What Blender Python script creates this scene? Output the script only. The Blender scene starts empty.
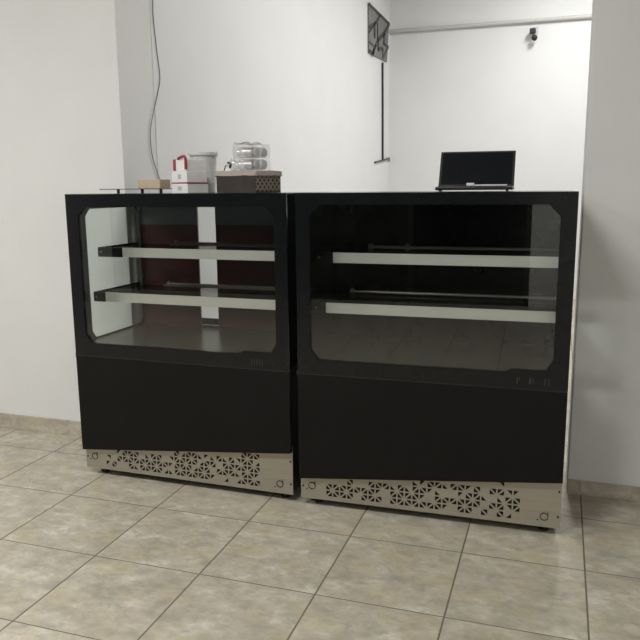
import bpy, bmesh, math, random
from mathutils import Vector, Matrix, noise
S = bpy.context.scene
COL = S.collection
rnd = random.Random(7)
PI = math.pi

# ------------------------------------------------------------------ materials
def mat(name, color=(.5, .5, .5), rough=.5, metal=0.0, spec=.5):
    m = bpy.data.materials.new(name); m.use_nodes = True
    b = m.node_tree.nodes['Principled BSDF']
    b.inputs['Base Color'].default_value = (*color, 1)
    b.inputs['Roughness'].default_value = rough
    b.inputs['Metallic'].default_value = metal
    b.inputs['Specular IOR Level'].default_value = spec
    return m, m.node_tree.nodes, m.node_tree.links, b

def noisy(name, c1, c2, rough=.5, metal=0.0, scale=5, spec=.5, bump=0.0, stretch=(1, 1, 1), detail=4):
    m, n, l, b = mat(name, c1, rough, metal, spec)
    tc = n.new('ShaderNodeTexCoord'); mp = n.new('ShaderNodeMapping'); mp.inputs['Scale'].default_value = stretch
    nz = n.new('ShaderNodeTexNoise'); nz.inputs['Scale'].default_value = scale; nz.inputs['Detail'].default_value = detail
    cr = n.new('ShaderNodeValToRGB')
    cr.color_ramp.elements[0].position = .3; cr.color_ramp.elements[1].position = .7
    cr.color_ramp.elements[0].color = (*c1, 1); cr.color_ramp.elements[1].color = (*c2, 1)
    l.new(tc.outputs['Object'], mp.inputs[0]); l.new(mp.outputs[0], nz.inputs['Vector'])
    l.new(nz.outputs['Fac'], cr.inputs[0]); l.new(cr.outputs[0], b.inputs['Base Color'])
    if bump:
        bp = n.new('ShaderNodeBump'); bp.inputs['Strength'].default_value = bump; bp.inputs['Distance'].default_value = .002
        l.new(nz.outputs['Fac'], bp.inputs['Height']); l.new(bp.outputs[0], b.inputs['Normal'])
    return m

def glassmat(name, tint=(.93, .95, .94), refl=1.0, rough=0.0, base=.04):
    m = bpy.data.materials.new(name); m.use_nodes = True
    n, l = m.node_tree.nodes, m.node_tree.links; n.clear()
    out = n.new('ShaderNodeOutputMaterial'); mx = n.new('ShaderNodeMixShader')
    tr = n.new('ShaderNodeBsdfTransparent'); tr.inputs[0].default_value = (*tint, 1)
    gl = n.new('ShaderNodeBsdfGlossy'); gl.inputs['Roughness'].default_value = rough
    lw = n.new('ShaderNodeLayerWeight'); lw.inputs['Blend'].default_value = .5
    p = n.new('ShaderNodeMath'); p.operation = 'POWER'; p.inputs[1].default_value = 5
    a = n.new('ShaderNodeMath'); a.operation = 'MULTIPLY_ADD'; a.inputs[1].default_value = (1-base)*refl; a.inputs[2].default_value = base*refl
    l.new(lw.outputs['Facing'], p.inputs[0]); l.new(p.outputs[0], a.inputs[0]); l.new(a.outputs[0], mx.inputs[0])
    l.new(tr.outputs[0], mx.inputs[1]); l.new(gl.outputs[0], mx.inputs[2]); l.new(mx.outputs[0], out.inputs[0])
    return m

def tilemat(name, tiles=True):
    """beige mottled marble look stoneware; each 44 cm tile has its own offset in the pattern"""
    m, n, l, b = mat(name, (.5, .46, .38), .3, 0, .45)
    geo = n.new('ShaderNodeNewGeometry')
    sep = n.new('ShaderNodeSeparateXYZ'); l.new(geo.outputs['Position'], sep.inputs[0])
    def M(op, a, b_=None, c=None):
        q = n.new('ShaderNodeMath'); q.operation = op
        for i, v in enumerate((a, b_, c)):
            if v is None: continue
            if isinstance(v, (int, float)): q.inputs[i].default_value = v
            else: l.new(v, q.inputs[i])
        return q.outputs[0]
    s = .44
    ux = M('DIVIDE', sep.outputs['X'], s); uy = M('DIVIDE', sep.outputs['Y'], s)
    fx = M('FLOOR', ux); fy = M('FLOOR', uy)
    wn = n.new('ShaderNodeTexWhiteNoise'); wn.noise_dimensions = '2D'
    cb = n.new('ShaderNodeCombineXYZ'); l.new(fx, cb.inputs[0]); l.new(fy, cb.inputs[1]); l.new(cb.outputs[0], wn.inputs['Vector'])
    off = n.new('ShaderNodeVectorMath'); off.operation = 'MULTIPLY_ADD'; off.inputs[1].default_value = (7, 7, 7)
    stv = n.new('ShaderNodeVectorMath'); stv.operation = 'MULTIPLY'; stv.inputs[1].default_value = (.80, 1.15, 1)
    l.new(geo.outputs['Position'], stv.inputs[0]); l.new(wn.outputs['Color'], off.inputs[0]); l.new(stv.outputs[0], off.inputs[2])
    def nz(sc, det, dist):
        q = n.new('ShaderNodeTexNoise'); q.inputs['Scale'].default_value = sc; q.inputs['Detail'].default_value = det
        q.inputs['Roughness'].default_value = .62; q.inputs['Distortion'].default_value = dist
        l.new(off.outputs[0], q.inputs['Vector']); return q.outputs['Fac']
    def ramp(f, stops):
        q = n.new('ShaderNodeValToRGB'); e = q.color_ramp.elements
        while len(e) < len(stops): e.new(.5)
        for k, (p, c) in zip(e, stops): k.position = p; k.color = (*c, 1)
        l.new(f, q.inputs[0]); return q.outputs[0]
    def mix(f, a, b_, mode='MIX'):
        q = n.new('ShaderNodeMix'); q.data_type = 'RGBA'; q.blend_type = mode
        if isinstance(f, float): q.inputs[0].default_value = f
        else: l.new(f, q.inputs[0])
        l.new(a, q.inputs[6])
        if isinstance(b_, tuple): q.inputs[7].default_value = (*b_, 1)
        else: l.new(b_, q.inputs[7])
        return q.outputs[2]
    big = ramp(nz(11, 9, .25), [(.34, TILE[0]), (.45, TILE[1]), (.54, TILE[2]), (.66, TILE[3])])
    col = mix(ramp(nz(7, 5, .2), [(.50, (0, 0, 0)), (.66, (.7, .7, .7))]), big, TILE[4])
    col = mix(ramp(nz(16, 7, .4), [(.52, (0, 0, 0)), (.66, (.75, .75, .75))]), col, TILE[5])
    col = mix(ramp(nz(34, 5, .2), [(.36, (.35, .35, .35)), (.55, (0, 0, 0))]), col, (.30, .25, .19))
    if tiles:
        rx = M('MINIMUM', M('FRACT', ux), M('SUBTRACT', 1, M('FRACT', ux)))
        ry = M('MINIMUM', M('FRACT', uy), M('SUBTRACT', 1, M('FRACT', uy)))
        gx = M('LESS_THAN', rx, .0068); gy = M('LESS_THAN', ry, .0048)
        g = M('MAXIMUM', gx, gy)
        col = mix(g, col, (.155, .13, .10))
        dd = M('MINIMUM', rx, ry); ed = M('SMOOTH_MIN', dd, .012, .004)
        bp = n.new('ShaderNodeBump'); bp.inputs['Strength'].default_value = .6; bp.inputs['Distance'].default_value = .15
        l.new(ed, bp.inputs['Height']); l.new(bp.outputs[0], b.inputs['Normal'])
        l.new(M('MULTIPLY_ADD', g, .45, .40), b.inputs['Roughness'])
    l.new(col, b.inputs['Base Color'])
    return m

TILE = [(.355, .323, .252), (.44, .404, .323), (.485, .445, .36), (.60, .565, .48), (.49, .425, .275), (.335, .318, .268)]
M_ = {}
M_['floor'] = tilemat('stoneware_floor')
M_['skirt'] = tilemat('stoneware_skirting', False)
M_['wall'] = noisy('white_plaster', (.71, .71, .70), (.735, .735, .725), .75, scale=3, bump=.08)
M_['wall_in'] = noisy('white_plaster_inner', (.76, .765, .765), (.785, .79, .79), .8, scale=2.5, bump=.05)
M_['ceil'] = noisy('ceiling_paint', (.75, .75, .74), (.78, .78, .77), .85, scale=2)
M_['black'] = noisy('black_enamelled_glass', (.0062, .0070, .0080), (.0075, .0085, .0095), .2, scale=6, spec=.28)
M_['blacksheet'] = noisy('black_painted_sheet', (.007, .007, .0072), (.010, .010, .010), .38, scale=8, spec=.3)
M_['lower'] = noisy('black_lower_panel', (.0075, .0074, .0070), (.009, .0088, .0085), .5, scale=4, spec=.14)
M_['steel'] = noisy('brushed_steel', (.42, .39, .325), (.46, .43, .36), .45, .75, scale=14, stretch=(.25, 4, 9), detail=3)
M_['strip'] = noisy('shelf_edge_aluminium', (.74, .72, .68), (.80, .78, .74), .40, .5, scale=6, stretch=(.3, 5, 5))
M_['deck'] = noisy('dark_steel_deck', (.028, .025, .021), (.036, .032, .027), .25, .0, scale=5, spec=.35, stretch=(1, 3, 1))
M_['deck2'] = noisy('dark_olive_deck', (.026, .030, .022), (.046, .050, .038), .18, .0, scale=9, detail=6)  # mottled dark olive colour for the right case's deck
M_['chrome'] = mat('polished_rail', (.30, .28, .26), .3, .7)[0]
M_['maroon'] = noisy('maroon_door_color', (.066, .017, .019), (.088, .025, .027), .3, scale=4)
M_['slate'] = noisy('slate_door_band', (.115, .135, .165), (.145, .165, .195), .35, scale=3)
M_['glass'] = glassmat('display_glass', base=.06)
M_['shelfglass'] = glassmat('shelf_glass', (.66, .65, .64), .25)
M_['sideglass'] = glassmat('side_glass', (.95, .97, .955), .8)
M_['wrap'] = glassmat('cellophane', (.97, .97, .97), 1.0, .2, .2)
M_['clearplastic'] = glassmat('clear_plastic', (.80, .82, .81), 1.0, .1, .10)
M_['basket_board'] = noisy('brown_board', (.028, .021, .016), (.042, .032, .025), .7, scale=30, bump=.3)
M_['cloth'] = noisy('beige_cloth_rim', (.36, .31, .27), (.43, .37, .325), .9, scale=60, bump=.5)
M_['card'] = noisy('tan_cardboard', (.46, .36, .26), (.52, .41, .30), .85, scale=25)
M_['whitecard'] = noisy('white_card', (.74, .72, .71), (.80, .78, .77), .6, scale=12)
M_['greycard'] = noisy('grey_card', (.42, .42, .42), (.48, .48, .48), .6, scale=12)
M_['red'] = noisy('red_ribbon', (.27, .018, .03), (.34, .03, .045), .45, scale=30)
M_['dark'] = mat('dark_plastic', (.012, .012, .013), .35)[0]
M_['screen'] = mat('laptop_screen', (.006, .007, .010), .2, 0, .2)[0]
M_['keys'] = mat('laptop_keys', (.05, .05, .052), .5)[0]
M_['white'] = mat('plain_white', (.78, .77, .76), .6)[0]
M_['greyline'] = mat('dim_grey_print', (.030, .030, .034), .4)[0]
M_['posterg'] = noisy('grey_board', (.17, .17, .17), (.25, .25, .25), .7, scale=9)
M_['pipe'] = mat('pale_grey_pipe', (.56, .56, .54), .5)[0]
M_['wire'] = mat('grey_wire', (.10, .10, .10), .5)[0]
M_['night'] = mat('night_glazing', (.004, .004, .004), .12)[0]
M_['frame'] = mat('dark_aluminium', (.02, .02, .02), .4)[0]
def wovenmat():
    m, n, l, b = mat('woven_lattice', (.1, .08, .06), .7)
    tc = n.new('ShaderNodeTexCoord'); mp = n.new('ShaderNodeMapping')
    mp.inputs['Rotation'].default_value = (PI/4, 0, 0); mp.inputs['Scale'].default_value = (1, 1, 1)
    ck = n.new('ShaderNodeTexChecker'); ck.inputs['Scale'].default_value = 95
    ck.inputs[1].default_value = (.26, .21, .17, 1); ck.inputs[2].default_value = (.05, .038, .03, 1)
    l.new(tc.outputs['Object'], mp.inputs[0]); l.new(mp.outputs[0], ck.inputs[0]); l.new(ck.outputs[0], b.inputs['Base Color'])
    return m
M_['woven'] = wovenmat()
def tumbler():
    return glassmat('tumbler_glass', (.92, .92, .92), 1.0, .08, .16)
M_['tumbler'] = tumbler()
def tubmat():
    m, n, l, b = mat('translucent_white_plastic', (.80, .80, .78), .35)
    b.inputs['Transmission Weight'].default_value = .25
    return m
M_['tub'] = tubmat()
def lampmat():
    m, n, l, b = mat('lit_tube', (1, 1, 1), .5)
    b.inputs['Emission Color'].default_value = (1, .97, .9, 1); b.inputs['Emission Strength'].default_value = 6
    return m
M_['lamp'] = lampmat()

# ------------------------------------------------------------------ mesh helpers
def link(name, me, m=None, parent=None, loc=(0, 0, 0), rz=0):
    o = bpy.data.objects.new(name, me); COL.objects.link(o)
    if m is not None and not me.materials: me.materials.append(m)
    o.location = loc; o.rotation_euler = (0, 0, rz)
    if parent: o.parent = parent
    return o
def obj(name, bm, m, parent=None, loc=(0, 0, 0), rz=0, smooth=False):
    me = bpy.data.meshes.new(name)
    bmesh.ops.recalc_face_normals(bm, faces=bm.faces)
    bm.to_mesh(me); bm.free()
    if smooth:
        for p in me.polygons: p.use_smooth = True
        try: me.set_sharp_from_angle(angle=math.radians(35))
        except Exception: pass
    return link(name, me, m, parent, loc, rz)
def tag(o, label=None, cat=None, group=None, kind=None):
    if label: o['label'] = label
    if cat: o['category'] = cat
    if group: o['group'] = group
    if kind: o['kind'] = kind
    return o
def empty(name, loc=(0, 0, 0), rz=0):
    o = bpy.data.objects.new(name, None); COL.objects.link(o); o.empty_display_size = .1
    o.location = loc; o.rotation_euler = (0, 0, rz); return o
def box(bm, x0, x1, y0, y1, z0, z1, bev=0):
    r = bmesh.ops.create_cube(bm, size=1)
    vs = r['verts']
    bmesh.ops.scale(bm, vec=(x1-x0, y1-y0, z1-z0), verts=vs)
    bmesh.ops.translate(bm, vec=((x0+x1)/2, (y0+y1)/2, (z0+z1)/2), verts=vs)
    if bev:
        es = list({e for v in vs for e in v.link_edges})
        bmesh.ops.bevel(bm, geom=es, offset=bev, segments=2, affect='EDGES', profile=.5)
    return bm
def bx(*a, **k): return box(bmesh.new(), *a, **k)
def cyl(bm, p0, p1, r, r2=None, seg=20, caps=True):
    p0, p1 = Vector(p0), Vector(p1); d = p1-p0
    q = bmesh.ops.create_cone(bm, cap_ends=caps, cap_tris=False, segments=seg, radius1=r, radius2=r if r2 is None else r2, depth=d.length)
    M = Matrix.Translation((p0+p1)/2) @ d.to_track_quat('Z', 'Y').to_matrix().to_4x4()
    bmesh.ops.transform(bm, matrix=M, verts=q['verts']); return bm
def lathe(prof, seg=40):
    bm = bmesh.new(); rings = []
    for r, z in prof:
        rings.append([bm.verts.new((r*math.cos(2*PI*i/seg), r*math.sin(2*PI*i/seg), z)) for i in range(seg)])
    for a, b in zip(rings, rings[1:]):
        for i in range(seg):
            bm.faces.new((a[i], a[(i+1) % seg], b[(i+1) % seg], b[i]))
    bm.faces.new(rings[0]); bm.faces.new(rings[-1]); return bm
def plate_mesh(name, outer, holes, thick, axis='y', at=0.0, bevel=0.0):
    """a sheet with cut-outs: 2D outline (a, z) extruded from at to at+thick along an axis"""
    cu = bpy.data.curves.new(name, 'CURVE'); cu.dimensions = '2D'; cu.fill_mode = 'BOTH'; cu.extrude = thick/2-bevel
    cu.bevel_depth = bevel; cu.bevel_resolution = 0
    for pl in [outer]+holes:
        sp = cu.splines.new('POLY'); sp.points.add(len(pl)-1)
        for i, (a, b) in enumerate(pl): sp.points[i].co = (a, b, 0, 1)
        sp.use_cyclic_u = True
    t = bpy.data.objects.new('tmp', cu); COL.objects.link(t)
    dg = bpy.context.evaluated_depsgraph_get()
    me = bpy.data.meshes.new_from_object(t.evaluated_get(dg)); me.name = name
    bpy.data.objects.remove(t); bpy.data.curves.remove(cu)
    c = at+thick/2
    for v in me.vertices:
        a, b, w = v.co
        v.co = (a, c-w, b) if axis == 'y' else (c+w, a, b)
    me.materials.clear(); me.update(); return me
def tube_path(pts, r, seg=8, smooth_pts=True):
    pts = [Vector(p) for p in pts]
    if smooth_pts:
        out = []
        for i in range(len(pts)-1):
            p0 = pts[max(i-1, 0)]; p1 = pts[i]; p2 = pts[i+1]; p3 = pts[min(i+2, len(pts)-1)]
            for k in range(6):
                t = k/6
                out.append(.5*((2*p1)+(-p0+p2)*t+(2*p0-5*p1+4*p2-p3)*t*t+(-p0+3*p1-3*p2+p3)*t**3))
        out.append(pts[-1]); pts = out
    bm = bmesh.new(); rings = []
    for i, p in enumerate(pts):
        d = (pts[min(i+1, len(pts)-1)]-pts[max(i-1, 0)]).normalized()
        ref = Vector((1, 0, 0)) if abs(d.x) < .9 else Vector((0, 0, 1))
        a = d.cross(ref).normalized(); b = d.cross(a)
        rings.append([bm.verts.new(p+r*(math.cos(2*PI*k/seg)*a+math.sin(2*PI*k/seg)*b)) for k in range(seg)])
    for u, v in zip(rings, rings[1:]):
        for k in range(seg): bm.faces.new((u[k], u[(k+1) % seg], v[(k+1) % seg], v[k]))
    bm.faces.new(rings[0]); bm.faces.new(rings[-1]); return bm

# ------------------------------------------------------------------ the setting
XL, XR = -.078, 2.141         # the opening in the partition wall
YF, YB = .69, 1.02            # its front and back face
HC = 4.2
XW0, XE, YS, YN = -4.0, 4.6, -5.5, 6.70
def st(name, bm, m):
    return tag(obj(name, bm, m), kind='structure')
st('floor', bx(XW0-.2, XE+.2, YS-.2, YN+.2, -.1, 0), M_['floor'])
st('ceiling', bx(XW0-.2, XE+.2, YS-.2, YN+.2, HC, HC+.1), M_['ceil'])
st('wall_front_left', bx(XW0, XL, YF, YB, 0, HC, bev=.004), M_['wall'])
st('wall_front_right', bx(XR, XE, YF, YB, 0, HC, bev=.006), M_['wall'])
st('wall_inner_left', bx(XL-.3, XL+.004, YB, YN, 0, HC), M_['wall_in'])
st('wall_inner_right', bx(XE, XE+.2, YB, YN, 0, HC), M_['wall_in'])
st('wall_inner_back', bx(XW0, XE+.2, YN, YN+.2, 0, HC), M_['wall_in'])
st('wall_left', bx(XW0-.2, XW0, YS, YB, 0, HC), M_['wall'])
st('wall_right', bx(XE, XE+.2, YS, YB, 0, HC), M_['wall'])
st('wall_street_right', bx(1.97, XE, YS-.2, YS, 0, HC), M_['wall'])
st('wall_street_top', bx(XW0, 1.97, YS-.2, YS, 3.0, HC), M_['wall'])
w = st('window_1', bx(XW0, 1.97, YS-.12, YS-.1, 0, 3.0), M_['night'])
fr = bmesh.new()
for x in (-3.97, -2.45, -.93, .6, 1.94): box(fr, x-.03, x+.03, YS-.1, YS-.04, 0, 3.0)
box(fr, XW0, 1.97, YS-.1, YS-.04, 0, .08); box(fr, XW0, 1.97, YS-.1, YS-.04, 2.93, 3.0)
obj('window_frame', fr, M_['frame'], w)
st('baseboard_left', bx(XW0, XL-.002, YF-.010, YF, 0, .088, bev=.002), M_['skirt'])
st('baseboard_right', bx(XR+.002, XE, YF-.010, YF, 0, .068, bev=.002), M_['skirt'])
# pipe running along the inner back wall
t = st('trim_1', cyl(bmesh.new(), (-.07, YN-.03, 3.262), (XE, YN-.03, 3.262), .024), M_['pipe'])

# ------------------------------------------------------------------ the display cases
def chamfered(u0, u1, z0, z1, c, notch=None):
    c0 = c
    pts = [(u0, z0+c0), (u0+c0*.8, z0)]
    if notch: pts += [(notch-.02, z0), (notch, z0+.013)]; zb = z0+.013
    else: zb = z0
    pts += [(u1-c0*.6, zb), (u1, zb+c0), (u1, z1-c0), (u1-c0, z1), (u0+c0, z1), (u0, z1-c0)]
    return pts
D = .62
H = 1.347
def grille_holes(W, top, seed):
    r = random.Random(seed); c = .0312; g = .0064; hs = []
    n = int(.80*W/c)//2*2
    u00 = .112*W/1.08
    for i in range(n):
        for j in range(0, 7):
            a = u00+i*c; b = .052+j*c
            if b+c > top(a+c/2)-.004: continue
            last = b+2*c > top(a+c/2)-.004
            edge = last or i in (0, n-1) or j == 0
            x0, x1, y0, y1 = a+g/2, a+c-g/2, b+g/2, b+c-g/2
            d = g*.75
            ev = (i % 2 == j % 2)
            if ev:   # diagonal from lower left to upper right
                tr = [[(x0, y0+d), (x0, y1), (x1-d, y1)], [(x0+d, y0), (x1, y1-d), (x1, y0)]]
            else:
                tr = [[(x0, y0), (x0, y1-d), (x1-d, y0)], [(x0+d, y1), (x1, y1), (x1, y0+d)]]
            k = r.random()
            if k < (.22 if edge else .05): tr = []
            elif k < (.45 if edge else .22): tr = [tr[r.randrange(2)]]
            hs += tr
    return hs
def ring(bm, u, z, R, w, y):
    seg = 24
    vo = [[bm.verts.new((u+rr*math.cos(2*PI*i/seg), yy, z+rr*math.sin(2*PI*i/seg))) for i in range(seg)] for rr, yy in ((R, y), (R, y-.002), (R-w, y-.002), (R-w, y))]
    for k in range(4):
        A, B = vo[k], vo[(k+1) % 4]
        for i in range(seg): bm.faces.new((A[i], A[(i+1) % seg], B[(i+1) % seg], B[i]))
def display_case(loc, rz, W, label, left_style, seed):
    root = empty('display_case', loc, rz); tag(root, label, 'display case', 'refrigerated display cases')
    e = .014
    # front
    hole = chamfered(.062 if left_style else .058, 1.022 if left_style else 1.018, .664, 1.290 if left_style else 1.300, .042, .865)
    link('front_frame', plate_mesh('front_frame', [(0, .602), (W, .602), (W, H), (0, H)], [hole], .005), M_['black'], root)
    fg = obj('front_glass', bx(.02, W-.02, .0062, .0102, .62, H-.016), M_['glass'], root)
    lp = [(0, .133), (W, .236), (W, .5985), (0, .5985)]
    link('lower_panel', plate_mesh('lower_panel', lp, [], .020), M_['lower'], root)
    link('seam_strip', plate_mesh('seam_strip', [(.0, .5988), (W, .5988), (W, .6018), (.0, .6018)], [], .004, at=.0012), M_['greyline'], root)
    # steel plinth with punched pattern
    top = lambda u: .133+(.236-.133)*u/W
    gp = link('plinth_grille', plate_mesh('plinth_grille', [(.0, .036), (W, .036), (W, .262), (.0, .158)], grille_holes(W, top, seed), .0016, at=.0245), M_['steel'], root)
    tag(gp, 'brushed steel plinth punched with triangles')
    for u, z, s in ((.050, .095, 1), (W-.062, .080, -1)):
        b = bmesh.new(); ring(b, u, z, .0165, .003, .0245)
        box(b, u+.0125, u+.015, .0225, .0245, z+.004, z+.022)
        cyl(b, (u-.024, .0245, z-.016), (u-.024, .0225, z-.016), .003, seg=10)
        obj('latch_ring', b, M_['dark'], gp)
    for u, z in ((.010, .092), (W-.010, .085), (W-.010, .190)):
        obj('screw', cyl(bmesh.new(), (u, .0245, z), (u, .0215, z), .0042, seg=12), M_['dark'], gp)
    # lower body and feet
    obj('machine_housing', bx(e, W-e, .034, D-.02, .036, .638), M_['blacksheet'], root)
    for fx in (.06, W-.06):
        for fy in (.085, D-.08):
            b = cyl(bmesh.new(), (fx, fy, 0), (fx, fy, .010), .021); cyl(b, (fx, fy, .010), (fx, fy, .036), .010)
            obj('foot', b, M_['dark'], root, smooth=True)
    # deck
    obj('deck', bx(e+.010, W-e-.010, .0125, D-.014, .639, .655, bev=.001), M_['deck' if left_style else 'deck2'], root)
    # side panels with their own windows
    for s in (0, 1):
        solid = (s == 1) == left_style
        at = e if s == 0 else W-e-.008
        sh = chamfered(.108, .560, .661, 1.277, .034)
        sp = link('side_panel', plate_mesh('side_panel', [(.0205, .602), (D, .602), (D, H-.014), (.0205, H-.014)], [] if solid else [sh], .008, axis='x', at=at), M_['black'], root)
        ga = at+.0085 if s == 0 else at-.0045
        if not solid: obj('side_glass', bx(ga, ga+.004, .095, .575, .657, 1.292), M_['sideglass'], sp)
    obj('corner_knob', bx(-.007, .006, .004, .018, .588, .610, bev=.003), M_['dark'], root)
    # top
    obj('top_panel', bx(.006, W-.006, .0055, D, H-.0135, H, bev=.0015), M_['black'], root)
    # back frame and sliding doors
    link('back_frame', plate_mesh('back_frame', [(e+.009, .656), (W-e-.009, .656), (W-e-.009, H-.0145), (e+.009, H-.0145)],
         [[(.06, .69), (W-.06, .69), (W-.06, 1.29), (.06, 1.29)]], .010, at=D-.013), M_['black'], root)
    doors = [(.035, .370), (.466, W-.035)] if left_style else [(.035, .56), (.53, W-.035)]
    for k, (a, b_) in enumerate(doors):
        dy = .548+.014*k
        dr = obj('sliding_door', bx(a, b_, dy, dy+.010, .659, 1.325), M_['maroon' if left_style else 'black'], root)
        if left_style:  # left doors coloured maroon, with a slate band across the upper part
            obj('door_band', bx(a, b_, dy-.0025, dy, 1.185, 1.325), M_['slate'], dr)
    # shelves
    for zt, f0, cut in ((1.094, .180, .165 if left_style else .105), (.885, .125, .095 if left_style else .088)):
        x0, x1 = e+.0135, W-e-.0135
        sf = obj('shelf', bx(x0+.004, x1-.004, f0+.006, .462, zt-.012, zt-.005), M_['shelfglass'], root)
        st_ = obj('edge_strip', bx(cut, x1-.006, f0, f0+.006, zt-.044, zt), M_['strip'], sf)
        obj('dark_front_end', bx(x0, cut-.0005, f0, f0+.006, zt-.046, zt), M_['blacksheet'], sf)  # left length of the shelf front, coloured black
        for sx in (x0, x1-.006):
            obj('side_bracket', bx(sx, sx+.006, f0+.0065, .515, zt-.046, zt), M_['blacksheet'], sf)
        obj('bracket_screw', cyl(bmesh.new(), (x0+.016, f0, zt-.022), (x0+.016, f0-.002, zt-.022), .004, seg=10), M_['chrome'], sf)
        b = bmesh.new()
        ra = .30 if left_style else .205 if zt > 1 else .12
        if left_style: ra = .30 if zt > 1 else .25
        cyl(b, (ra, .45, zt+.004), (x1-.008, .45, zt+.004), .0075, seg=12)
        if left_style: cyl(b, (ra-.02, .43, zt-.002), (x1-.008, .43, zt-.002), .004, seg=10)
        rl = obj('back_rail', b, M_['chrome'], sf, smooth=True)
        for q in ((ra, ra+.17) if (zt > 1 and not left_style) else (ra,)):
            b = cyl(bmesh.new(), (q-.009, .45, zt+.004), (q+.012, .45, zt+.004), .0125, seg=16)
            cyl(b, (q, .45, zt-.012), (q, .45, zt+.02), .006, seg=10)
            obj('rail_clip', b, M_['chrome'], rl, smooth=True)
    # thermostat slots printed at the bottom right of the window
    b = bmesh.new()
    if left_style:
        us = [.905, .918, .930, .942, .955]
        ms = [(q, .0028, .026) for q in us]
    else:
        ms = [(.888, .005, .024), (.897, .004, .012), (.934, .008, .024), (.948, .003, .02), (.990, .004, .026), (1.004, .0035, .026)]
    b.free()
    for q, w_, h in ms: obj('control_mark', bx(q, q+w_, -.0012, 0, .646-h, .646), M_['greyline'], root)
    return root

caseL = display_case((-.0840, .2145, 0), math.radians(-.81), 1.079,
    'left black refrigerated display case, its window showing a white gap between back doors', True, 3)
caseR = display_case((1.0364, .1907, 0), math.radians(1.105), 1.076,
    'right black refrigerated display case carrying the open laptop, darker inside', False, 11)
TOP = H+.0005

# ------------------------------------------------------------------ things on the left case
tray = empty('raised_tray', (.155, .40, TOP)); tag(tray, 'thin dark glass tray on short studs at left end of case top', 'tray')
obj('tray_plate', bx(-.135, .178, -.07, .07, .018, .0215, bev=.001), mat('smoked_glass', (.05, .05, .045), .1)[0], tray)
for x in (-.06, .068, .165):
    for y in (-.03,):
        obj('stud', cyl(bmesh.new(), (x, y, 0), (x, y, .018), .007, seg=12), M_['dark'], tray)
tb = bx(-.062, .062, -.04, .04, 0, .040, bev=.002)
tag(obj('cardboard_box', tb, M_['card'], loc=(.268, .40, TOP+.0222), rz=math.radians(-6)), 'small flat tan cardboard box lying on the raised dark tray', 'box')

A = math.radians(-15.6); ca, sa = math.cos(A), math.sin(A)
def from_corner(kx, ky, a, b):   # centre of an a x b box whose front right corner is (kx, ky)
    return kx-ca*a/2-sa*b/2, ky-sa*a/2+ca*b/2
# stacked small white boxes
cx, cy = from_corner(.462, .36, .098, .135)
bt = empty('gift_box', (cx, cy, TOP), A); tag(bt, 'lowest white card box with red line, bottom of small stack beside basket', 'box', 'stacked white boxes')
b = bx(-.049, .049, -.0675, .0675, 0, .042, bev=.0015); obj('carton', b, M_['whitecard'], bt)
b = bx(-.0505, .0505, -.069, .069, .0425, .047, bev=.001); o = obj('lid', b, M_['red'], bt); o['label'] = 'thin red lid edge'
b = bx(-.012, .012, -.0685, -.0677, .012, .030); obj('printed_badge', b, M_['greycard'], bt)
bt = empty('gift_box', (cx-.002, cy+.002, TOP+.048), A); tag(bt, 'middle white card box, between the red-lined box and the red-cornered one', 'box', 'stacked white boxes')
obj('carton', bx(-.046, .046, -.065, .065, 0, .050, bev=.0015), M_['whitecard'], bt)
b = bx(-.010, .010, -.0660, -.0652, .014, .036); obj('printed_badge', b, M_['greycard'], bt)
bt = empty('gift_box', (cx, cy+.004, TOP+.0988), A); tag(bt, 'topmost white box with red corners and a red looped handle', 'box', 'stacked white boxes')
obj('carton', bx(-.042, .042, -.062, .062, 0, .050, bev=.0015), M_['whitecard'], bt)
b = bmesh.new()
box(b, -.0432, -.026, -.0632, .0632, .0002, .0512, bev=.001)
obj('red_end', b, M_['red'], bt)
b = bmesh.new()
pts = [(-.012, -.060, .0535), (.002, -.066, .057), (.020, -.068, .062), (.034, -.069, .063), (.041, -.069, .055), (.0415, -.069, .040), (.0415, -.069, .018), (.0405, -.069, 0.006)]
bb = tube_path(pts, .0065, 10); obj('looped_handle', bb, M_['red'], bt, smooth=True)
# tub with a rim
tub = empty('plastic_tub', (.392, .66, TOP)); tag(tub, 'tall translucent white plastic tub with wide rim behind the boxes', 'tub')
obj('tub_body', lathe([(.050, 0), (.054, .004), (.057, .05), (.064, .175), (.0665, .1835), (.0635, .1835), (.061, .175), (.052, .008), (.0, .006)][:8]), M_['tub'], tub, smooth=True)
b = lathe([(.0668, .176), (.0715, .176), (.0725, .181), (.0725, .192), (.070, .194), (.060, .194), (.060, .186), (.0668, .184)])
obj('tub_rim', b, M_['tub'], tub, smooth=True)
# basket
kx, ky = .792, .36; ba, bb_ = .225, .18
cx, cy = from_corner(kx, ky, ba, bb_)
bs = empty('storage_basket', (cx, cy, TOP), A); tag(bs, 'rectangular dark brown basket with beige cloth rim and woven side', 'basket')
b = bmesh.new()
w2, d2, th, hh = ba/2, bb_/2, .006, .076
box(b, -w2, w2, -d2, d2, 0, .006); box(b, -w2, w2, -d2, -d2+th, .006, hh); box(b, -w2, w2, d2-th, d2, .006, hh)
box(b, -w2, -w2+th, -d2+th, d2-th, .006, hh)
obj('basket_body', b, M_['basket_board'], bs)
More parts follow.
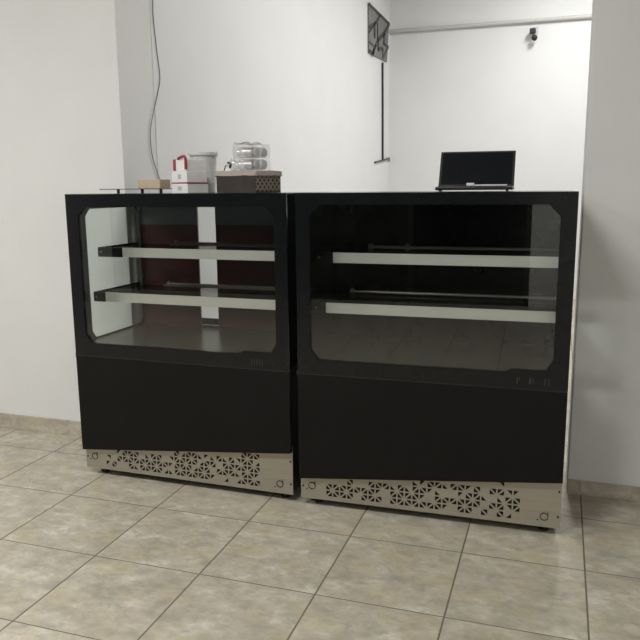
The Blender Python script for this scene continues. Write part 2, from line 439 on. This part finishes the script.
# woven side: crossing slats over a dark board
b = bmesh.new(); box(b, w2-th, w2, -d2+th, d2-th, .006, hh)
ws = obj('woven_side', b, M_['basket_board'], bs)
b = bmesh.new()
def slat(y0, z0, y1, z1, off):
    dy, dz = y1-y0, z1-z0; L = math.hypot(dy, dz); ny, nz_ = -dz/L*.0038, dy/L*.0038
    x0, x1 = w2+off, w2+off+.0015
    q = [(y0-ny, z0-nz_), (y1-ny, z1-nz_), (y1+ny, z1+nz_), (y0+ny, z0+nz_)]
    f = [b.verts.new((x0, a, c)) for a, c in q]; g = [b.verts.new((x1, a, c)) for a, c in q]
    b.faces.new(f); b.faces.new(g)
    for i in range(4): b.faces.new((f[i], f[(i+1) % 4], g[(i+1) % 4], g[i]))
for k in range(-4, 9):
    for sgn in (1, -1):
        y0 = -d2+k*.030; z0, z1 = .008, .074
        y1 = y0+sgn*(z1-z0)
        # clip to the side
        lo, hi = -d2+.003, d2-.003
        def cl(ya, za, yb, zb):
            t0, t1 = 0, 1
            if yb == ya: return None
            for lim, sg in ((lo, 1), (hi, -1)):
                t = (lim-ya)/(yb-ya)
                if (yb-ya)*sg > 0: t0 = max(t0, t)
                else: t1 = min(t1, t)
            if t1-t0 < .05: return None
            return ya+(yb-ya)*t0, za+(zb-za)*t0, ya+(yb-ya)*t1, za+(zb-za)*t1
        c4 = cl(y0, z0, y1, z1)
        if c4: slat(*c4, 0 if sgn > 0 else .0008)
obj('lattice', b, noisy('pale_cane', (.22, .185, .15), (.28, .24, .20), .7, scale=40), ws)
# cloth rim folded over the edge
b = bmesh.new()
NX = 96
outer, inner, top1, top2 = [], [], [], []
def rr(t, w, d):   # rounded rectangle walk
    per = 2*(2*w+2*d); s = t*per
    for (ax, ay, bx_, by) in ((-w, -d, w, -d), (w, -d, w, d), (w, d, -w, d), (-w, d, -w, -d)):
        L = math.hypot(bx_-ax, by-ay)
        if s <= L: return ax+(bx_-ax)*s/L, ay+(by-ay)*s/L
        s -= L
    return -w, -d
for i in range(NX):
    t = i/NX; wob = .0025*noise.noise(Vector((t*30, 1, 0))); wz = .0035*noise.noise(Vector((t*22, 5, 0)))
    a = rr(t, w2+.006+wob, d2+.006+wob); outer.append(b.verts.new((*a, .074+wz)))
    a = rr(t, w2+.004+wob, d2+.004+wob); top1.append(b.verts.new((*a, .0935+wz)))
    a = rr(t, w2-.012, d2-.012); top2.append(b.verts.new((*a, .096+wz)))
    a = rr(t, w2-.014, d2-.014); inner.append(b.verts.new((*a, .060)))
for P_, Q_ in ((outer, top1), (top1, top2), (top2, inner), (inner, outer)):
    for i in range(NX): b.faces.new((P_[i], P_[(i+1) % NX], Q_[(i+1) % NX], Q_[i]))
o = obj('cloth_rim', b, M_['cloth'], bs, smooth=True); o['label'] = 'beige cloth folded over the basket edge'
# cloth lining stretched level near the top so things rest on it
b = bmesh.new()
gv = {}
for i in range(13):
    for j in range(11):
        x = -w2+.015+(ba-.03)*i/12; y = -d2+.015+(bb_-.03)*j/10
        gv[i, j] = b.verts.new((x, y, .0925+.002*noise.noise(Vector((x*30, y*30, 0)))))
for i in range(12):
    for j in range(10): b.faces.new((gv[i, j], gv[i+1, j], gv[i+1, j+1], gv[i, j+1]))
q = bmesh.ops.extrude_face_region(b, geom=b.faces[:]); bmesh.ops.translate(b, vec=(0, 0, -.004), verts=[v for v in q['geom'] if isinstance(v, bmesh.types.BMVert)])
obj('lining', b, M_['cloth'], bs, smooth=True)

# shrink wrapped tumblers lying on the basket
BZ = TOP+.097
def local(x, y): return cx+ca*x-sa*y, cy+sa*x+ca*y
def make_tumbler():
    L = .088
    prof = [(.0185, L), (.0255, .002), (.0240, .002), (.0180, L-.010), (.002, L-.010)][::-1]
    prof = [(.0015, L-.012), (.0195, L-.012), (.0238, 0), (.0254, 0), (.0235, L-.002), (.0215, L), (.0015, L)]
    bm = lathe(prof, 28)
    bmesh.ops.rotate(bm, verts=bm.verts, cent=(0, 0, 0), matrix=Matrix.Rotation(PI/2, 3, 'Y'))   # mouth towards local +x
    return bm
places = [(-.020, -.026, .0262, 'lower front glass tumbler lying in the clear wrapped pack on the basket'),
          (-.020, .026, .0262, 'lower rear glass tumbler lying in the clear wrapped pack on the basket'),
          (-.020, -.026, .0786, 'upper front glass tumbler lying in the clear wrapped pack on the basket'),
          (-.020, .026, .0786, 'upper rear glass tumbler lying in the clear wrapped pack on the basket')]
first = None
for x, y, z, lab in places:
    X, Y = local(x, y)
    if first is None:
        o = first = empty('glass_tumbler', (X, Y, BZ+z), A)
        obj('tumbler_body', make_tumbler(), M_['tumbler'], o, smooth=True)
        bd = lathe([(.0010, 0), (.0205, 0), (.0215, .002), (.0195, .006), (.012, .008), (.0010, .0085)], 28)
        bmesh.ops.rotate(bd, verts=bd.verts, cent=(0, 0, 0), matrix=Matrix.Rotation(PI/2, 3, 'Y'))
        bmesh.ops.translate(bd, verts=bd.verts, vec=(.0885, 0, 0))
        d_ = obj('divider_disc', bd, noisy('grey_disc', (.30, .30, .31), (.46, .46, .47), .35, scale=30), o, smooth=True)
    else:
        o = first.copy(); COL.objects.link(o); o.location = (X, Y, BZ+z)
        for ch in list(first.children):
            c = ch.copy(); COL.objects.link(c); c.parent = o
    tag(o, lab, 'glass', 'tumblers in the wrapped pack')
# the wrap around them
X, Y = local(.018, 0)
b = bmesh.new(); box(b, -.0540, .0620, -.061, .061, 0, .113)
bmesh.ops.subdivide_edges(b, edges=b.edges[:], cuts=9, use_grid_fill=True)
for v in b.verts:
    n_ = noise.noise_vector(v.co*38+Vector((3, 1, 2)))
    v.co += Vector((n_.x*.004, n_.y*.003, max(n_.z, -.3)*.006 if v.co.z > .05 else 0))
    if v.co.z > .095 and v.co.x < .02: v.co.z += .022*max(0, noise.noise(v.co*60)+.25)
    if v.co.z < 0: v.co.z = 0
tag(obj('plastic_wrap', b, M_['wrap'], loc=(X-.0, Y, BZ-.0005), rz=A, smooth=True), 'crinkled clear plastic wrap around the pack of glass tumblers on the basket', 'wrap')
# crumpled cellophane bundle
X, Y = local(-.0775, -.020)
cel = empty('cellophane_bundle', (X, Y, BZ-.0005), A); tag(cel, 'small crumpled cellophane twist on basket, left of the wrapped tumblers', 'cellophane')
b = bmesh.new(); bmesh.ops.create_icosphere(b, subdivisions=3, radius=1)
for v in b.verts:
    k = 1+.35*noise.noise(v.co*2.3)+.12*noise.noise(v.co*6)
    zz = (v.co.z+1)/2
    wdt = .036*(1-zz*.75)+.005
    v.co = Vector((v.co.x*wdt*k*1.05, v.co.y*wdt*k*.8, max(0, zz*.054*k)))
obj('crumpled_film', b, M_['wrap'], cel)
b = bmesh.new()
for (x, y, z, sx, sz, ry) in ((.010, -.024, .022, .008, .013, .5), (-.001, -.022, .036, .011, .004, .2), (-.022, -.024, .014, .003, .018, .45)):
    t0 = len(b.verts); q = bmesh.ops.create_icosphere(b, subdivisions=2, radius=1)
    for v in q['verts']:
        v.co = Vector((v.co.x*sx, v.co.y*.002, v.co.z*sz)); v.co.rotate(Matrix.Rotation(ry, 3, 'Y')); v.co += Vector((x, y, z))
obj('black_tape', b, M_['dark'], cel)
b = bmesh.new()
vs = [b.verts.new(p) for p in ((-.016, -.026, .001), (.012, -.027, .001), (-.002, -.0245, .022), (-.016, -.020, .001), (.012, -.021, .001), (-.002, -.022, .022))]
for f in ((0, 1, 2), (3, 5, 4), (0, 3, 4, 1), (1, 4, 5, 2), (2, 5, 3, 0)): b.faces.new([vs[i] for i in f])
obj('white_tag', b, M_['white'], cel)

# ------------------------------------------------------------------ laptop on the right case
lp = empty('laptop', (1.702, .62, TOP+.002), math.radians(1.5)); tag(lp, 'open black laptop standing on top of the right display case', 'laptop')
obj('base', bx(-.150, .160, -.172, 0, .003, .0165, bev=.003), M_['dark'], lp)
b = bmesh.new()
tl = math.radians(28); L = .170
def sp_(x, s, n_): return (x, .004+s*math.sin(tl)+n_*math.cos(tl), .0175+s*math.cos(tl)-n_*math.sin(tl))
def slab(bm, x0, x1, s0, s1, n0, n1):
    v = [bm.verts.new(sp_(x, s, n_)) for n_ in (n0, n1) for x, s in ((x0, s0), (x1, s0), (x1, s1), (x0, s1))]
    for f in ((0, 1, 2, 3), (7, 6, 5, 4), (0, 4, 5, 1), (1, 5, 6, 2), (2, 6, 7, 3), (3, 7, 4, 0)): bm.faces.new([v[i] for i in f])
slab(b, -.160, .158, 0, L, 0, .007)
sc = obj('screen_lid', b, M_['dark'], lp)
b = bmesh.new(); slab(b, -.150, .148, .010, L-.008, -.0008, 0); obj('screen', b, M_['screen'], sc)
b = bmesh.new()
for r_ in range(5):
    for c_ in range(14):
        x = -.147+c_*.0211; y = -.030-r_*.019
        box(b, x, x+.0175, y-.0155, y, .0172, .0195)
kb = obj('keyboard', b, M_['keys'], lp)
obj('touchpad', bx(-.045, .045, -.166, -.130, .0171, .0178), M_['keys'], lp)
for x in (-.14, .135):
    for y in (-.10, -.06): obj('rubber_foot', cyl(bmesh.new(), (x, y, -.002), (x, y, .0035), .005, seg=12), M_['dark'], lp)
for x in (-.11, .11): obj('hinge', cyl(bmesh.new(), (x-.02, .006, .0168), (x+.02, .006, .0168), .005, seg=12), M_['keys'], lp)
# narrow white strip and small white block set on the laptop
tag(obj('white_strip', bx(-.064, .064, -.006, .006, 0, .005, bev=.0008), M_['white'], loc=(1.780, .452, TOP+.0220), rz=math.radians(1.5)), 'long narrow white strip lying across the laptop keyboard', 'narrow_strip')
tag(obj('white_block', bx(-.016, .016, -.008, .008, 0, .012, bev=.002), M_['white'], loc=(1.688, .545, TOP+.0220), rz=math.radians(4)), 'small white block lying near the laptop hinge', 'white_block')

# ------------------------------------------------------------------ on the inner walls
XW = XL+.004
pw = [(-.107, 2.9), (-.107, 2.376), (-.109, 2.278), (-.097, 2.101), (-.086, 1.969), (-.107, 1.869), (-.143, 1.736), (-.157, 1.652), (-.149, 1.534), (-.108, 1.40)]
# wire hanging down the inner wall
pts = [(XW+.0035, 1.1+(x+.074)*1.82, z) for x, z in pw]
pts = [(XW+.0035, 1.05, 4.199), (XW+.0035, 1.045, 3.6)]+pts
tag(obj('hanging_wire', tube_path(pts, .0022), M_['wire'], smooth=True), 'thin grey wire hanging in a wavy line down the wall above tan box', 'wire')

# grey board with black zigzag bars
bd = empty('wall_board', (XW, 6.08, 2.84)); tag(bd, 'grey board with black zigzag lines high on the inner left wall', 'wall board')
def P(y, z): return (y-6.08, z-2.84)
poly = [P(5.591, 3.353), P(5.601, 2.833), P(6.487, 2.872), P(6.577, 3.33)]
q = plate_mesh('board', poly, [], .016, axis='x', at=.001)
link('board_panel', q, M_['posterg'], bd)
lines = [([(5.591, 3.343), (6.577, 3.33)], .030), ([(6.131, 3.336), (5.915, 3.221), (5.596, 3.105)], .030), ([(5.597, 3.053), (5.845, 3.185)], .022),
 ([(5.845, 3.185), (5.848, 3.046)], .055), ([(5.987, 3.213), (5.992, 3.05)], .040), ([(6.577, 3.33), (6.264, 3.145), (6.016, 3.044), (5.875, 2.943), (5.737, 2.84)], .042),
 ([(6.316, 3.165), (6.319, 3.064)], .05), ([(6.017, 3.033), (6.019, 2.945), (6.244, 2.983), (6.248, 2.881)], .040), ([(5.805, 2.898), (5.807, 2.85)], .05),
 ([(5.61, 2.948), (5.827, 2.945)], .02), ([(5.61, 2.86), (5.783, 2.86)], .026), ([(6.534, 3.055), (6.273, 2.897)], .032), ([(6.268, 3.055), (6.534, 3.055)], .03)]
for ln, w_ in lines:
    b = bmesh.new()
    for (y0, z0), (y1, z1) in zip(ln, ln[1:]):
        a0, a1 = Vector(P(y0, z0)), Vector(P(y1, z1)); d_ = (a1-a0).normalized(); n_ = Vector((-d_.y, d_.x))*w_*.55
        e_ = d_*w_*.25
        qd = [a0-e_-n_, a1+e_-n_, a1+e_+n_, a0-e_+n_]
        f = [b.verts.new((.0171, *v)) for v in qd]; g = [b.verts.new((.023, *v)) for v in qd]
        b.faces.new(f); b.faces.new(g)
        for i in range(4): b.faces.new((f[i], f[(i+1) % 4], g[(i+1) % 4], g[i]))
    obj('black_bar', b, M_['dark'], bd)
b = tube_path([(XW+.012, 6.273, 2.835), (XW+.012, 6.30, 2.2), (XW+.012, 6.315, 1.695)], .013, 10)
cb = obj('hanging_cable', b, M_['dark'], smooth=True); tag(cb, 'straight black cable hanging below the grey board to a small hook', 'cable')
b = tube_path([(XW+.014, 5.92, 1.655), (XW+.014, 6.31, 1.69), (XW+.014, 6.60, 1.722)], .011, 8); obj('hook_bar', b, M_['dark'], cb, smooth=True)
b = tube_path([(XW+.014, 6.60, 1.722), (XW+.014, 6.70-.03, 1.735), (XW+.014, 6.67, 1.69), (XW+.014, 6.60, 1.695)], .006, 8, False); obj('hook_eye', b, M_['wire'], cb, smooth=True)

# camera on the inner back wall
cam_t = empty('security_camera', (1.655, YN, 3.085)); tag(cam_t, 'small black security camera on the back wall under the pipe', 'camera')
obj('mount', bx(-.01, .045, -.02, 0, .0, .11, bev=.004), M_['pipe'], cam_t)
obj('arm', cyl(bmesh.new(), (.0, -.02, .05), (-.005, -.07, .03), .012), M_['dark'], cam_t, smooth=True)
b = bx(-.048, .020, -.13, -.05, .020, .078, bev=.010); obj('housing', b, M_['dark'], cam_t)
b = bmesh.new(); bmesh.ops.create_uvsphere(b, u_segments=20, v_segments=12, radius=.034); bmesh.ops.translate(b, verts=b.verts, vec=(.008, -.10, -.028)); obj('lens_ball', b, M_['dark'], cam_t, smooth=True)

# ------------------------------------------------------------------ lights
def fixture(x, y, z, rz, L, power, color, label, sz=.25):
    f = empty('ceiling_light', (x, y, z), rz); tag(f, label, 'light', 'tube lights')
    obj('fixture_housing', bx(-L/2, L/2, -sz/2, sz/2, 0, .04, bev=.006), M_['pipe'], f)
    obj('diffuser', bx(-L/2+.02, L/2-.02, -sz/2+.02, sz/2-.02, -.012, -.0005), M_['lamp'], f)
    for sx in (-L*.4, L*.4): obj('hanger', cyl(bmesh.new(), (sx, 0, .0405), (sx, 0, HC-z), .006), M_['pipe'], f)
    ld = bpy.data.lights.new('tube_glow', 'AREA'); ld.shape = 'RECTANGLE'; ld.size = L; ld.size_y = sz; ld.energy = power; ld.color = color
    lo = bpy.data.objects.new('tube_glow', ld); COL.objects.link(lo); lo.location = (x, y, z-.03); lo.rotation_euler = (0, 0, rz)
fixture(.55, -2.1, 3.3, 0, 1.2, 47, (1, .995, .985), 'hanging tube light over the front room, left of the case centre')
fixture(-2.3, -1.9, 3.3, 0, 1.2, 45, (1, .995, .985), 'hanging tube light near the left side wall of the front room')
fixture(2.0, 2.9, 3.9, PI/2, 1.2, 28, (1.0, .995, 1.0), 'hanging tube light in the inner room behind the opening')
fixture(2.3, 5.0, 4.0, PI/2, 1.2, 38, (1.0, 1.0, .99), 'hanging tube light near the inner back wall')

fixture(3.0, -4.4, 3.3, 0, 1.2, 15, (1, .995, .985), 'added fill light near the street side, right of the camera, built as a hanging tube')  # unseen fill added to lift the low right wall and reflected street wall
W_ = bpy.data.worlds.new('World'); S.world = W_; W_.use_nodes = True
W_.node_tree.nodes['Background'].inputs[0].default_value = (.02, .02, .022, 1); W_.node_tree.nodes['Background'].inputs[1].default_value = .3

# ------------------------------------------------------------------ camera
cd = bpy.data.cameras.new('camera'); co = bpy.data.objects.new('camera', cd); COL.objects.link(co); S.camera = co
F, yaw, pitch, roll = 722.40, math.radians(18.3281), math.radians(10.3875), math.radians(-.4586)
f = Vector((-math.sin(yaw)*math.cos(pitch), math.cos(yaw)*math.cos(pitch), -math.sin(pitch)))
r0 = Vector((math.cos(yaw), math.sin(yaw), 0)); u0 = r0.cross(f)
r1 = math.cos(roll)*r0+math.sin(roll)*u0; u1 = -math.sin(roll)*r0+math.cos(roll)*u0
co.matrix_world = Matrix(((r1.x, u1.x, -f.x, 2.0538), (r1.y, u1.y, -f.y, -2.5767), (r1.z, u1.z, -f.z, 1.3674), (0, 0, 0, 1)))
cd.sensor_width = 36; cd.sensor_fit = 'HORIZONTAL'; cd.lens = F/640*36; cd.clip_start = .05

S.view_settings.view_transform = 'Standard'; S.view_settings.look = 'None'
S.view_settings.gamma = 1; S.view_settings.use_curve_mapping = False
S.view_settings.exposure = .7
